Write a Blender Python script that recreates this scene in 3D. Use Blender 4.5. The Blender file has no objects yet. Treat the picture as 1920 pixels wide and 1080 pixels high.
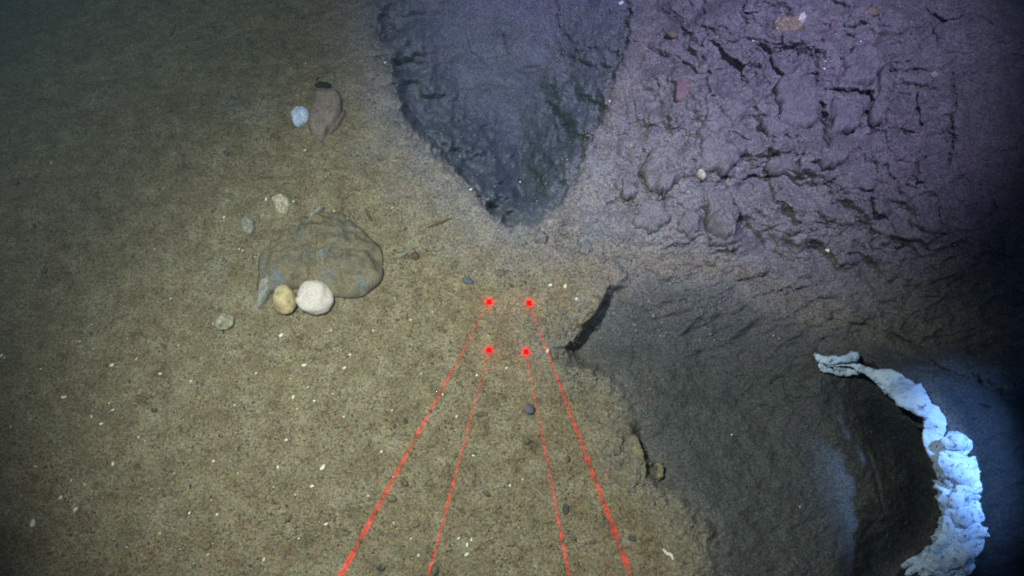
import bpy, math, random
import numpy as np
from mathutils import Vector, Matrix

random.seed(7)
rng = np.random.default_rng(11)
scene = bpy.context.scene
COL = scene.collection

# ------------------------------------------------------------------ camera
F_PX, DIST, PITCH = 1663.0, 2.2, math.radians(66)
cam_d = bpy.data.cameras.new('camera')
cam = bpy.data.objects.new('camera', cam_d)
COL.objects.link(cam)
CAM = np.array([0.0, -DIST*math.cos(PITCH), DIST*math.sin(PITCH)])
cam.location = CAM
cam.rotation_euler = (math.pi/2 - PITCH, 0, 0)
cam_d.sensor_width = 36
cam_d.lens = 36*F_PX/1920
cam_d.clip_start, cam_d.clip_end = 0.02, 100
scene.camera = cam

# ------------------------------------------------------------------ exposure, film
scene.view_settings.view_transform = 'Standard'
scene.view_settings.look = 'None'
scene.view_settings.gamma = 1
scene.view_settings.exposure = 0.0
scene.view_settings.use_curve_mapping = False
scene.cycles.use_denoising = False
scene.cycles.filter_width = 1.9
scene.cycles.max_bounces = 4
scene.cycles.diffuse_bounces = 2
scene.cycles.transparent_max_bounces = 16

# ------------------------------------------------------------------ water ambience (deep sea: no sun reaches here)
world = bpy.data.worlds.new("World")
scene.world = world
world.use_nodes = True
bg = world.node_tree.nodes['Background']
bg.inputs['Color'].default_value = (0.22, 0.30, 0.52, 1)
bg.inputs['Strength'].default_value = 0.10

# ------------------------------------------------------------------ the diving vehicle's warm and cool lamps, and two added fills
R_AX = np.array([1.0, 0, 0])
U_AX = np.array([0, math.sin(PITCH), math.cos(PITCH)])
F_AX = np.array([0, math.cos(PITCH), -math.sin(PITCH)])

def ray(px, py):
    px = np.asarray(px, float); py = np.asarray(py, float)
    d = (((px-960)/F_PX)[..., None]*R_AX - ((py-540)/F_PX)[..., None]*U_AX + F_AX)
    return d

def on_plane(px, py, z=0.0):
    d = ray(px, py)
    t = (z - CAM[2])/d[..., 2]
    return CAM + d*t[..., None]

def lamp(name, off, aim_px, color, power, size, blend, soft):
    l = bpy.data.lights.new(name, 'SPOT')
    l.color = color; l.energy = power
    l.spot_size = math.radians(size); l.spot_blend = blend
    l.shadow_soft_size = soft
    o = bpy.data.objects.new(name, l)
    COL.objects.link(o)
    p = CAM + off[0]*R_AX + off[1]*U_AX + off[2]*F_AX
    a = on_plane(*aim_px)
    o.location = p
    o.rotation_euler = Vector(a-p).to_track_quat('-Z', 'Y').to_euler()
    return o

lamp('warm_lamp', (-0.45, 0.50, 0.0), (890, 770), (0.92, 1.0, 0.84), 268, 58, 1.0, 0.03)
lamp('wide_fill', (-0.75, 0.45, 0.0), (500, 410), (0.90, 1.0, 0.86), 82, 56, 1.0, 0.03)  # added broad fill that lifts the dim outer mud
lamp('cool_lamp', (0.62, 0.80, 0.1), (1270, 90), (0.60, 0.545, 0.96), 325, 48, 1.0, 0.06)
lamp('strip_fill', (1.55, 0.35, 0.75), (1808, 862), (0.30, 0.54, 1.0), 265, 19, 1.0, 0.06)  # added well off the vehicle, to brighten the fabric strip and shade the scour

# ------------------------------------------------------------------ noise
_perm = rng.permutation(512)
_perm = np.concatenate([_perm, _perm, _perm])
_g = rng.uniform(0, 2*np.pi, 512)
_gx, _gy = np.cos(_g), np.sin(_g)
_cx, _cy, _cv = rng.random(512), rng.random(512), rng.random(512)

def _hash(ix, iy):
    return _perm[(_perm[ix & 511] + iy) & 511]

def perlin(x, y):
    ix = np.floor(x).astype(np.int64); iy = np.floor(y).astype(np.int64)
    fx, fy = x-ix, y-iy
    def gr(i, j, dx, dy):
        h = _hash(i, j)
        return _gx[h]*dx + _gy[h]*dy
    u = fx*fx*fx*(fx*(fx*6-15)+10); v = fy*fy*fy*(fy*(fy*6-15)+10)
    a = gr(ix, iy, fx, fy); b = gr(ix+1, iy, fx-1, fy)
    c = gr(ix, iy+1, fx, fy-1); d = gr(ix+1, iy+1, fx-1, fy-1)
    return ((a*(1-u)+b*u)*(1-v) + (c*(1-u)+d*u)*v)*1.5

def fbm(x, y, s, octs=4, gain=0.5, off=0.0):
    r = np.zeros_like(x, dtype=float); a = 1.0; f = 1.0/s
    for k in range(octs):
        r += a*perlin(x*f+off+17.3*k, y*f+31.7*k-off)
        a *= gain; f *= 2.03
    return r

def worley(x, y):
    ix = np.floor(x).astype(np.int64); iy = np.floor(y).astype(np.int64)
    f1 = np.full(x.shape, 9.0); f2 = np.full(x.shape, 9.0); val = np.zeros(x.shape)
    for dx in (-1, 0, 1):
        for dy in (-1, 0, 1):
            h = _hash(ix+dx, iy+dy)
            d = np.hypot(ix+dx+_cx[h]-x, iy+dy+_cy[h]-y)
            near = d < f1
            f2 = np.where(near, f1, np.minimum(f2, d))
            val = np.where(near, _cv[h], val)
            f1 = np.where(near, d, f1)
    return f1, f2, val

def facets(x, y):
    """broken slabs: every cell a plane with its own tilt"""
    ix = np.floor(x).astype(np.int64); iy = np.floor(y).astype(np.int64)
    f1 = np.full(x.shape, 9.0); out = np.zeros(x.shape)
    for dx in (-1, 0, 1):
        for dy in (-1, 0, 1):
            hh = _hash(ix+dx, iy+dy)
            ox, oy = x-(ix+dx+_cx[hh]), y-(iy+dy+_cy[hh])
            d = np.hypot(ox, oy*(1+.6*_gx[hh])); near = d < f1
            out = np.where(near, (_cv[hh]-.5)*.8+_gx[hh]*ox*.9+_gy[hh]*oy*.9, out); f1 = np.where(near, d, f1)
    return out

def sstep(a, b, x):
    t = np.clip((x-a)/(b-a), 0, 1)
    return t*t*(3-2*t)

def sd_poly(px, py, pts):
    """signed distance in photo pixels, positive inside"""
    d = np.full(px.shape, 1e9); ins = np.zeros(px.shape, bool)
    n = len(pts)
    for i in range(n):
        ax, ay = pts[i]; bx, by = pts[(i+1) % n]
        ex, ey = bx-ax, by-ay
        t = np.clip(((px-ax)*ex+(py-ay)*ey)/(ex*ex+ey*ey+1e-9), 0, 1)
        d = np.minimum(d, np.hypot(px-ax-t*ex, py-ay-t*ey))
        c = ((ay > py) != (by > py)) & (px < (bx-ax)*(py-ay)/((by-ay) if by != ay else 1e-9)+ax)
        ins ^= c
    return np.where(ins, d, -d)

def catmull(pts, n=8):
    P = [np.array(p, float) for p in pts]
    P = [2*P[0]-P[1]] + P + [2*P[-1]-P[-2]]
    out = []
    for i in range(1, len(P)-2):
        for k in range(n):
            t = k/n
            a, b, c, d = P[i-1:i+3]
            out.append(0.5*((2*b)+(-a+c)*t+(2*a-5*b+4*c-d)*t*t+(-a+3*b-3*c+d)*t**3))
    out.append(P[-2])
    return np.array(out)

# ------------------------------------------------------------------ seabed relief, in a map laid over the mean plane
PIT = [(660, -500), (690, -60), (716, 90), (742, 190), (764, 246), (826, 297), (878, 352), (914, 398), (965, 428), (1015, 418),
       (1052, 380), (1096, 305), (1130, 215), (1168, 105), (1192, 0), (1210, -120), (1240, -500)]
LOW = [(1085, 455), (1135, 480), (1150, 520), (1122, 568), (1082, 612), (1030, 652), (1062, 690), (1128, 722), (1165, 775),
       (1178, 830), (1200, 905), (1268, 950), (1308, 1000), (1322, 1080), (1345, 1300), (1500, 2600), (3600, 2600),
       (3600, 640), (1820, 625), (1570, 590), (1370, 505), (1210, 480)]
BANK = [(1070, 455), (1062, 392), (1110, 305), (1142, 215), (1180, 105), (1206, 0), (1240, -500), (1400, -1500), (3800, -1500), (3800, 680),
        (1840, 645), (1570, 600), (1380, 510), (1230, 470)]
LIP = [(1490, 640), (1560, 668), (1630, 705), (1690, 755), (1735, 810), (1758, 880), (1764, 960), (1742, 1020), (1680, 1075), (1640, 1300),
       (1640, 2600), (3600, 2600), (3600, 600), (1840, 590), (1600, 590)]

# cracks, ledges and small scarps seen in the mud: (points, half width px, depth m)
CR = [
 ([(1331,134),(1330,152),(1329,172)], 8, .040), ([(1338,178),(1351,206),(1366,228),(1381,238),(1392,212)], 4, .016),
 ([(1462,150),(1451,187),(1451,217),(1466,232),(1481,243),(1514,247)], 4, .012), ([(1425,119),(1418,134)], 5, .02),
 ([(1464,95),(1492,86),(1496,106)], 4, .016), ([(1421,206),(1421,243),(1436,261),(1462,261),(1484,243)], 4, .011),
 ([(1562,168),(1592,171),(1638,174)], 6, .035), ([(1544,195),(1544,221),(1547,254),(1555,273)], 6, .034),
 ([(1637,180),(1625,212)], 6, .030), ([(1671,161),(1668,195),(1658,228),(1629,261),(1596,291),(1536,297)], 5, .020),
 ([(1647,175),(1648,139),(1662,104),(1690,107)], 4, .015), ([(1414,291),(1447,295),(1477,284),(1514,269),(1538,261)], 5, .020),
 ([(1418,302),(1462,313),(1499,302)], 4, .014), ([(1388,328),(1417,316)], 5, .016),
 ([(1488,321),(1499,332),(1514,324),(1517,306),(1536,302)], 5, .022), ([(1514,347),(1551,346),(1573,328)], 4, .015),
 ([(1633,369),(1662,378),(1692,380)], 4, .012), ([(1318,350),(1323,413),(1329,447),(1351,456),(1379,451)], 4, .018),
 ([(1359,317),(1366,361),(1377,395),(1380,438)], 6, .032), ([(1255,461),(1288,458),(1312,442)], 4, .016),
 ([(1599,447),(1614,461),(1647,468)], 5, .018), ([(1247,280),(1258,302),(1268,325)], 4, .014),
 ([(1307,247),(1303,287),(1307,317)], 4, .013), ([(1320,176),(1325,210),(1314,238)], 3, .010),
 ([(1566,152),(1581,124),(1593,105)], 4, .016), ([(1787,138),(1792,191),(1782,231),(1787,267),(1782,307)], 5, .026),
 ([(1787,267),(1738,298),(1693,322)], 5, .014), ([(1649,49),(1684,47),(1734,31)], 4, .014),
 ([(1193,160),(1213,124)], 4, .014), ([(1203,186),(1218,224)], 4, .016), ([(1187,72),(1204,102),(1211,118)], 4, .015),
 ([(1280,44),(1280,93)], 3, .011), ([(1198,303),(1211,342),(1231,366)], 5, .020), ([(1253,268),(1258,298),(1238,316)], 4, .013),
 ([(1192,355),(1180,390)], 4, .012), ([(1420,310),(1460,322),(1480,316)], 3, .012), ([(1500,290),(1560,284),(1600,270)], 3, .012),
 ([(1042,-10),(1050,51),(1076,81),(1106,87),(1156,99)], 5, .018), ([(1029,190),(1055,226),(1080,243),(1091,280)], 7, .032),
 ([(1042,238),(1046,277),(1055,324),(1055,352)], 5, .018), ([(1119,162),(1114,206)], 4, .015), ([(1100,270),(1078,330),(1060,352)], 9, .03),
 ([(1182,20),(1174,85),(1148,149),(1140,192),(1106,255),(1087,305)], 6, .030), ([(799,50),(800,134)], 4, .018),
 ([(776,60),(765,108)], 4, .014), ([(737,160),(744,200),(752,245)], 9, .028), ([(708,100),(724,128)], 12, .025),
 ([(822,296),(863,334),(884,356)], 7, .03), ([(902,374),(938,406)], 9, .03), ([(1010,394),(1042,391)], 8, .022),
 ([(1321,444),(1355,457),(1383,452)], 5, .018), ([(1377,529),(1430,517),(1479,502),(1507,507)], 5, .016),
 ([(1467,541),(1505,540),(1556,528)], 7, .022), ([(1520,564),(1565,559),(1602,560)], 4, .014),
 ([(1261,551),(1291,545),(1319,535)], 5, .013), ([(1291,619),(1306,604),(1325,605),(1310,647)], 4, .011),
 ([(1417,682),(1422,709),(1441,722),(1467,705),(1475,737),(1499,747)], 4, .012), ([(1420,760),(1450,762)], 3, .010),
 ([(1164,640),(1164,700)], 5, .010), ([(1194,628),(1186,700)], 6, .013), ([(1400,520),(1450,530),(1470,520)], 4, .012),
 ([(1012,432),(1024,446),(1028,460)], 5, .016), ([(1056,456),(1070,470)], 6, .018), ([(1098,457),(1104,468),(1096,478)], 4, .014),
 ([(1056,440),(1072,441)], 4, .013), ([(1134,456),(1136,474),(1128,486)], 4, .014), ([(1083,502),(1092,514)], 6, .018),
 ([(990,440),(996,430)], 3, .012), ([(706,451),(722,492)], 4, .008), ([(688,392),(696,412)], 4, .008), ([(588,200),(580,228)], 4, .012),
 ([(605,155),(620,164)], 11, .035), ([(1174,820),(1178,870),(1186,912)], 6, .02), ([(1196,912),(1240,900)], 8, .02),
 ([(1302,985),(1318,1020)], 9, .02), ([(1180,975),(1195,1005)], 4, .014), ([(1160,920),(1168,960),(1182,985)], 4, .012),
 ([(1560,600),(1640,620),(1720,650)], 4, .012), ([(1700,690),(1790,700),(1830,760)], 4, .010), ([(1600,600),(1700,640),(1800,720)], 4, .012),
 ([(1630,850),(1645,900),(1660,960)], 4, .012), ([(1420,905),(1500,930)], 3, .006), ([(850,480),(880,470)], 2, .003),
 ([(940,60),(950,95)], 4, .012), ([(870,55),(880,90),(900,110)], 3, .009), ([(980,130),(1020,120)], 3, .009),
 ([(860,230),(890,215)], 3, .009), ([(920,250),(935,225)], 3, .009), ([(830,165),(850,180)], 3, .008), ([(1000,300),(990,260)], 3, .007),
 ([(1240,190),(1262,205),(1268,230)], 4, .013), ([(1290,260),(1275,285)], 4, .012), ([(1260,350),(1275,385),(1300,400)], 4, .014),
 ([(1215,400),(1240,420)], 4, .013), ([(1430,420),(1480,440),(1540,430)], 3, .01), ([(1700,420),(1760,440),(1840,430)], 4, .013),
 ([(1590,110),(1620,100)], 3, .01), ([(1400,60),(1440,70)], 3, .008), ([(1720,80),(1735,120)], 5, .015), ([(1745,40),(1760,80)], 4, .015),
]

# uneven pixel spacing: dense inside the picture, ever coarser towards the far ends of the sheet
def axis(lo, hi, a, b, step, grow=1.22):
    mid = list(np.arange(a, b+step*.5, step))
    s, x, L = step, a, []
    while x > lo:
        s *= grow; x -= s; L.append(max(x, lo))
    s, x, H = step, mid[-1], []
    while x < hi:
        s *= grow; x += s; H.append(min(x, hi))
    return np.array(L[::-1]+mid+H)

AX = axis(-6000, 8000, -60, 1980, 1.9)
AY = axis(-1900, 4200, -60, 1140, 1.9)
PX, PY = np.meshgrid(AX, AY)
G0 = on_plane(PX, PY)
WX, WY = G0[..., 0], G0[..., 1]

# wobble of the outlines, so that no rim is a clean line
wob = fbm(WX, WY, .09, 4, .6)*13
s_pit = sd_poly(PX, PY, PIT) + wob
s_low = sd_poly(PX, PY, LOW) + wob
s_bank = sd_poly(PX, PY, BANK) + wob*1.5
s_lip = sd_poly(PX, PY, LIP) + wob*.6

h = np.zeros_like(WX)
far = np.exp(-np.maximum(0, np.hypot((PX-960)/2500, (PY-540)/2000)-.6)*1.5)
h += fbm(WX, WY, .55, 3)*.016 + fbm(WX, WY, .10, 3)*.0055 + fbm(WX*.8+WY*.5, WY*1.3-WX*.5, .035, 3, .6, off=88)*.0042*(1-.85*sstep(0, 40, s_pit))
pit_in = sstep(0, 16, s_pit)
edge = np.exp(-(np.maximum(s_pit, 0)/70)**2)
h -= .095*pit_in*((1-edge)*.35+edge*np.clip(.55+1.3*fbm(WX, WY, .10, 3, off=33), .06, 1.2))*sstep(-60, 90, PY)*(1-.62*sstep(930, 1060, PX)) + (.30*sstep(-40, 330, PY) + .06)*sstep(-10, 150, s_pit) 
ledge = np.exp(-((PX-1085)**2+(PY-595)**2)/95.0**2)
ledge2 = np.exp(-((PX-1190)**2+(PY-870)**2)/60.0**2)
low_amt = sstep(0, 60, s_low)
toe_off = 1-sstep(1120, 1180, PX)*(1-sstep(560, 640, PY))
h -= .016*toe_off*sstep(0, 40, s_low) + (.10*ledge+.06*ledge2)*sstep(0, 34, s_low) + .085*sstep(-60, 330, s_low)
bank_in = sstep(-10, 70, s_bank)
h += .13*sstep(-10, 300, s_bank)
# the lip that the white strip hangs on
lip_in = sstep(0, 22, s_lip)
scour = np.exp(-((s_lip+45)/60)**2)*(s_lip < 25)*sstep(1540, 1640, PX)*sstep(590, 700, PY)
h += lip_in*.15*sstep(640, 760, PY)*sstep(1500, 1620, PX) - .10*scour - .30*sstep(40, 260, s_lip)*sstep(600, 760, PY)
# clods and lumps of the slumped bank
q = bank_in*(1-.65*sstep(1650, 1850, PX))*(1-.75*sstep(430, 560, PY))
wx = WX + fbm(WX, WY, .08, 2, off=3)*.03; wy = WY + fbm(WX, WY, .08, 2, off=9)*.03
h += q*(fbm(WX, WY, .34, 3, .5, off=27)*.062 + (.45-np.abs(fbm(WX+.4*WY, WY-.3*WX, .17, 2, .5, off=71)))*.042 + facets(wx/.115, wy/.095)*.030*sstep(-.35, .2, fbm(WX, WY, .3, 2, off=14)))
q2 = q*sstep(-.3, .2, fbm(WX, WY, .2, 2, off=5))
h += q2*(facets(wx/.042+7, wy/.036)*.0112 + facets(wx/.019+3, wy/.017)*.0042 + fbm(WX, WY, .05, 3, .55, off=15)*.004)
# sweeping ridges running down the bank and along its toe
ridge = 1-np.abs(fbm(WX*.55+WY*.30, WY*1.5-WX*.7, .11, 3, off=21))
toe = sstep(430, 520, PY)*(1-sstep(600, 720, PY))*sstep(1150, 1300, PX)
h += (ridge-.6)*.020*np.clip(toe*1.0 + .45*bank_in + .5*pit_in*sstep(1030, 1090, PX)*sstep(160, 220, PY), 0, 1.0)
# pit wall: faint slump steps
h += pit_in*fbm(WX, WY, .16, 4, .55, off=40)*.006
# crumbled rims
rim = np.exp(-(s_pit/26)**2) + .9*np.exp(-(s_low/30)**2)*sstep(450, 520, PY)
f1, f2, vv = worley(WX/.022, WY/.022)
h += rim*((vv-.5)*.014 + fbm(WX, WY, .03, 3)*.006)
# cracks
for pts, hw, dep in CR:
    c = catmull(pts, 5) if len(pts) > 2 else np.array(pts, float)
    x0, y0 = c.min(0)-5*hw; x1, y1 = c.max(0)+5*hw
    i0, i1 = np.searchsorted(AX, [x0, x1]); j0, j1 = np.searchsorted(AY, [y0, y1])
    if i1 <= i0 or j1 <= j0: continue
    sx = PX[j0:j1, i0:i1] + fbm(WX[j0:j1, i0:i1], WY[j0:j1, i0:i1], .025, 2)*hw*1.0
    sy = PY[j0:j1, i0:i1] + fbm(WX[j0:j1, i0:i1], WY[j0:j1, i0:i1], .025, 2, off=50)*hw*1.0
    d = np.full(sx.shape, 1e9); tt = np.zeros(sx.shape); side = np.zeros(sx.shape)
    m = len(c)-1
    for k in range(m):
        e = c[k+1]-c[k]; t = np.clip(((sx-c[k,0])*e[0]+(sy-c[k,1])*e[1])/(e@e+1e-9), 0, 1)
        dx, dy = sx-c[k,0]-t*e[0], sy-c[k,1]-t*e[1]
        dd = np.hypot(dx, dy); near = dd < d
        d = np.where(near, dd, d); tt = np.where(near, (k+t)/m, tt); side = np.where(near, np.sign(e[0]*dy-e[1]*dx), side)
    w = hw*1.25*(.35+.65*np.sin(np.pi*np.clip(tt*.9+.05, 0, 1)))
    g = np.exp(-(d/w)**2*1.3)
    h[j0:j1, i0:i1] += -dep*.56*g*(.55+.45*np.sin(np.pi*np.clip(tt, .06, .94))) + dep*.42*np.exp(-(d/(w*3.5))**2)*(side < 0)
# silt grain
rough = (.75 + .5*q)*(1-.6*sstep(0, 40, s_pit))
h += fbm(WX, WY, .030, 3, .6, off=60)*.0022*rough
fine = (PX > -80) & (PX < 2000) & (PY > -80) & (PY < 1160)
h += np.where(fine, fbm(WX, WY, .0085, 2, .6, off=70)*.0011*(1-.5*sstep(0, 40, s_pit)), 0)

# slide each map point along its sight line to its height; gives steep walls that are well sampled
D = ray(PX, PY)
P3 = G0 + D*(h/D[..., 2])[..., None]

# where the brown surface silt is gone and grey clay lies bare
clay = np.maximum.reduce([sstep(-150, 40, s_pit), sstep(-75, 60, s_low), sstep(-60, 40, s_bank)])
clay = np.clip(clay + fbm(WX, WY, .12, 3)*.22*(clay > .02)*(clay < .98), 0, 1)

dark = np.maximum.reduce([.55*sstep(-6, 50, s_pit)*sstep(90, 340, PY), scour, sstep(10, 90, s_lip)*sstep(560, 760, PY), .64*sstep(-14, 70, s_low)*(1-sstep(-120, 90, s_bank))])  # scour shadow and dimness past the lip painted in; pit bottom, hollow floor darker
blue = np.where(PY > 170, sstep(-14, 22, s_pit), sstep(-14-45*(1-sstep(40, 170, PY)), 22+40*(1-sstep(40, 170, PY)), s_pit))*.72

def terrain(px, py, arr=None):
    """bilinear look-up of the seabed point under a map position"""
    a = P3 if arr is None else arr
    px = np.asarray(px, float); py = np.asarray(py, float)
    i = np.clip(np.searchsorted(AX, px)-1, 0, len(AX)-2); j = np.clip(np.searchsorted(AY, py)-1, 0, len(AY)-2)
    u = np.clip((px-AX[i])/(AX[i+1]-AX[i]), 0, 1)[..., None]; v = np.clip((py-AY[j])/(AY[j+1]-AY[j]), 0, 1)[..., None]
    return (a[j, i]*(1-u)+a[j, i+1]*u)*(1-v) + (a[j+1, i]*(1-u)+a[j+1, i+1]*u)*v

# ------------------------------------------------------------------ materials
def new_mat(name):
    m = bpy.data.materials.new(name); m.use_nodes = True
    nt = m.node_tree; nt.nodes.clear()
    out = nt.nodes.new('ShaderNodeOutputMaterial')
    return m, nt, out

class NT:
    def __init__(s, nt): s.nt = nt
    def n(s, t, **kw):
        x = s.nt.nodes.new(t)
        for k, v in kw.items(): setattr(x, k, v)
        return x
    def l(s, a, b): s.nt.links.new(a, b)
    def noise(s, vec, scale, detail=3, rough=.55):
        x = s.n('ShaderNodeTexNoise'); x.inputs['Scale'].default_value = scale
        x.inputs['Detail'].default_value = detail; x.inputs['Roughness'].default_value = rough
        if vec is not None: s.l(vec, x.inputs['Vector'])
        return x.outputs['Fac']
    def ramp(s, fac, stops):
        x = s.n('ShaderNodeValToRGB'); e = x.color_ramp.elements
        while len(e) < len(stops): e.new(.5)
        for el, (p, c) in zip(e, stops):
            el.position = p; el.color = c if len(c) == 4 else (*c, 1)
        s.l(fac, x.inputs['Fac']); return x.outputs['Color']
    def mix(s, fac, a, b, mode='MIX'):
        x = s.n('ShaderNodeMix', data_type='RGBA', blend_type=mode)
        for i, v in ((0, fac), (6, a), (7, b)):
            if isinstance(v, (int, float)): x.inputs[i].default_value = v
            elif isinstance(v, tuple): x.inputs[i].default_value = (*v, 1)
            else: s.l(v, x.inputs[i])
        return x.outputs[2]
    def bump(s, hgt, strength, dist):
        x = s.n('ShaderNodeBump'); x.inputs['Strength'].default_value = strength; x.inputs['Distance'].default_value = dist
        s.l(hgt, x.inputs['Height']); return x.outputs['Normal']

def g(v): return (v, v, v)

def seabed_material():
    m, nt, out = new_mat('seabed_mud'); N = NT(nt)
    geo = N.n('ShaderNodeNewGeometry'); pos = geo.outputs['Position']
    at = N.n('ShaderNodeAttribute', attribute_name='clay')
    big = N.noise(pos, 3.2, 4, .6); mid = N.noise(pos, 17, 4, .65); grain = N.noise(pos, 210, 3, .7); fleck = N.noise(pos, 95, 2, .6)
    brown = N.ramp(mid, [(.30, (.145, .116, .076)), (.5, (.190, .160, .108)), (.72, (.245, .218, .160))])
    pale = N.ramp(big, [(.60, (0, 0, 0)), (.72, (1, 1, 1))])
    brown = N.mix(pale, brown, N.mix(.55, brown, (.24, .245, .235)))
    rust = N.ramp(N.noise(pos, 30, 5, .7), [(.55, (0, 0, 0)), (.70, (1, 1, 1))])
    brown = N.mix(N.mix(.68, (0, 0, 0), rust), brown, (.070, .050, .032))
    grey = N.ramp(mid, [(.3, (.135, .137, .140)), (.55, (.178, .178, .178)), (.75, (.205, .200, .196))])
    dk = N.ramp(N.noise(pos, 24, 6, .72), [(.60, (0, 0, 0)), (.70, (1, 1, 1))])
    grey = N.mix(N.mix(.55, (0, 0, 0), dk), grey, (.085, .085, .095))
    col = N.mix(at.outputs['Fac'], brown, grey)
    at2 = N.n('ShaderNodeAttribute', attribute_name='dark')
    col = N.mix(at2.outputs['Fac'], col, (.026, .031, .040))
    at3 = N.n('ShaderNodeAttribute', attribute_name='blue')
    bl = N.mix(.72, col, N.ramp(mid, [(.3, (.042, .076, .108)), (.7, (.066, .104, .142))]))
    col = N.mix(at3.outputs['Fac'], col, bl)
    gr = N.ramp(grain, [(.30, g(.40)), (.5, g(1.0)), (.70, g(1.6))])
    col = N.mix(1.0, col, gr, 'MULTIPLY')
    # grit: tiny dark and reddish grains, tiny bright shell crumbs
    spk = N.ramp(fleck, [(.30, (1, 1, 1)), (.36, (0, 0, 0))])
    col = N.mix(N.mix(.55, (0, 0, 0), spk), col, (.055, .050, .048))
    hue = N.n('ShaderNodeTexNoise'); hue.inputs['Scale'].default_value = 190; hue.inputs['Roughness'].default_value = .8; N.l(pos, hue.inputs['Vector'])
    col = N.mix(.75, col, hue.outputs['Color'], 'OVERLAY')
    b = N.n('ShaderNodeBsdfPrincipled'); N.l(col, b.inputs['Base Color'])
    b.inputs['Roughness'].default_value = 1.0; b.inputs['Specular IOR Level'].default_value = .0
    hh = N.n('ShaderNodeMath', operation='ADD'); N.l(grain, hh.inputs[0]); N.l(fleck, hh.inputs[1])
    N.l(N.bump(hh.outputs[0], .75, .0022), b.inputs['Normal'])
    N.l(b.outputs[0], out.inputs['Surface'])
    return m

def stone_material(name, c1, c2, scale=35, spots=None, spot_scale=60, spot_at=.62, rough=.85, silt=0.0, grainy=.5):
    m, nt, out = new_mat(name); N = NT(nt)
    tc = N.n('ShaderNodeTexCoord'); geo = N.n('ShaderNodeNewGeometry'); pos = geo.outputs['Position']
    col = N.ramp(N.noise(pos, scale, 5, .65), [(.32, c1), (.68, c2)])
    if spots:
        f = N.ramp(N.noise(pos, spot_scale, 3, .6), [(spot_at, (0, 0, 0)), (spot_at+.05, (1, 1, 1))])
        col = N.mix(f, col, spots)
    if silt > 0:
        f = N.ramp(N.noise(pos, 22, 5, .7), [(.62-silt*.4, (0, 0, 0)), (.78-silt*.4, (1, 1, 1))])
        col = N.mix(f, col, (.19, .158, .108))
    gr = N.ramp(N.noise(pos, 240, 3, .7), [(.3, g(1-grainy)), (.7, g(1+grainy*.7))])
    col = N.mix(1.0, col, gr, 'MULTIPLY')
    b = N.n('ShaderNodeBsdfPrincipled'); N.l(col, b.inputs['Base Color'])
    b.inputs['Roughness'].default_value = rough; b.inputs['Specular IOR Level'].default_value = .2
    N.l(N.bump(N.noise(pos, 150, 4, .65), .5, .0025), b.inputs['Normal'])
    N.l(b.outputs[0], out.inputs['Surface'])
    return m

M_SEA = seabed_material()
M_CLAY = stone_material('bare_clay', (.135, .136, .140), (.19, .19, .19), 20, (.085, .085, .095), 26, .64)
M_MUDROCK = stone_material('silted_rock', (.10, .09, .074), (.175, .155, .122), 24, (.150, .172, .190), 8, .53, silt=.5)
M_SLAB = stone_material('pinkish_slab_rock', (.20, .155, .145), (.27, .225, .215), 40, (.12, .075, .055), 30, .66)
M_WHITE = stone_material('white_cobble', (.52, .475, .455), (.66, .585, .60), 30, (.34, .31, .24), 40, .63, grainy=.22)
M_TAN = stone_material('tan_cobble', (.36, .28, .155), (.58, .48, .30), 55, (.20, .17, .12), 90, .63, grainy=.3)
M_SHELL = stone_material('old_pale_shell', (.34, .315, .24), (.54, .50, .39), 60, (.18, .16, .12), 60, .66)
M_BLUEW = stone_material('bluish_white_shell', (.42, .52, .85), (.66, .76, 1.0), 60, (.40, .38, .22), 70, .64, grainy=.3)
M_MOTT = stone_material('mottled_pale_stone', (.20, .18, .13), (.44, .42, .34), 80, (.62, .62, .66), 110, .66)
M_GREYSH = stone_material('grey_weathered_stone', (.20, .205, .19), (.34, .34, .32), 70, (.5, .5, .5), 130, .66)
M_DARK = stone_material('dark_slate_pebble', (.045, .046, .052), (.10, .098, .098), 60, silt=.5)
M_HOLLOW_SHADE = stone_material('hollow_shade', (.008, .009, .014), (.020, .022, .030), 60)  # near-black colour for the shade in the slab's hollow
M_SLATE = stone_material('blue_grey_pebble', (.085, .095, .125), (.13, .14, .175), 60, silt=.12)
M_BIT = stone_material('shell_fragment', (.55, .53, .44), (.85, .82, .74), 150, grainy=.2)
M_RED = stone_material('reddish_stone', (.150, .105, .112), (.205, .150, .152), 50, silt=.1)
M_SPONGE = stone_material('encrusted_tan_lump', (.17, .14, .09), (.33, .28, .19), 110, (.62, .60, .50), 120, .64)
M_TWIG = stone_material('brown_tube', (.085, .05, .035), (.14, .085, .055), 60)
M_RUST = stone_material('rusty_crumb', (.14, .075, .04), (.22, .12, .06), 60)
M_LEDGE = stone_material('yellowed_ledge_rock', (.15, .135, .095), (.29, .26, .175), 45, (.10, .095, .085), 40, .58)

def net_material():
    m, nt, out = new_mat('torn_white_fabric'); N = NT(nt)
    geo = N.n('ShaderNodeNewGeometry'); pos = geo.outputs['Position']
    col = N.ramp(N.noise(pos, 22, 4, .6), [(.3, (.42, .60, .95)), (.55, (.60, .78, 1.0)), (.75, (.74, .88, 1.0))])
    dirt = N.ramp(N.noise(pos, 85, 5, .7), [(.56, (0, 0, 0)), (.64, (1, 1, 1))])
    col = N.mix(N.mix(.85, (0, 0, 0), dirt), col, (.06, .085, .17))
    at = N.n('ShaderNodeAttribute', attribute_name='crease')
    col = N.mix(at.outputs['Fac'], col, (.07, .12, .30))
    b = N.n('ShaderNodeBsdfPrincipled'); N.l(col, b.inputs['Base Color']); b.inputs['Roughness'].default_value = .7
    N.l(N.bump(N.noise(pos, 75, 6, .72), .8, .005), b.inputs['Normal'])
    N.l(b.outputs[0], out.inputs['Surface'])
    return m
M_NET = net_material()

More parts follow.
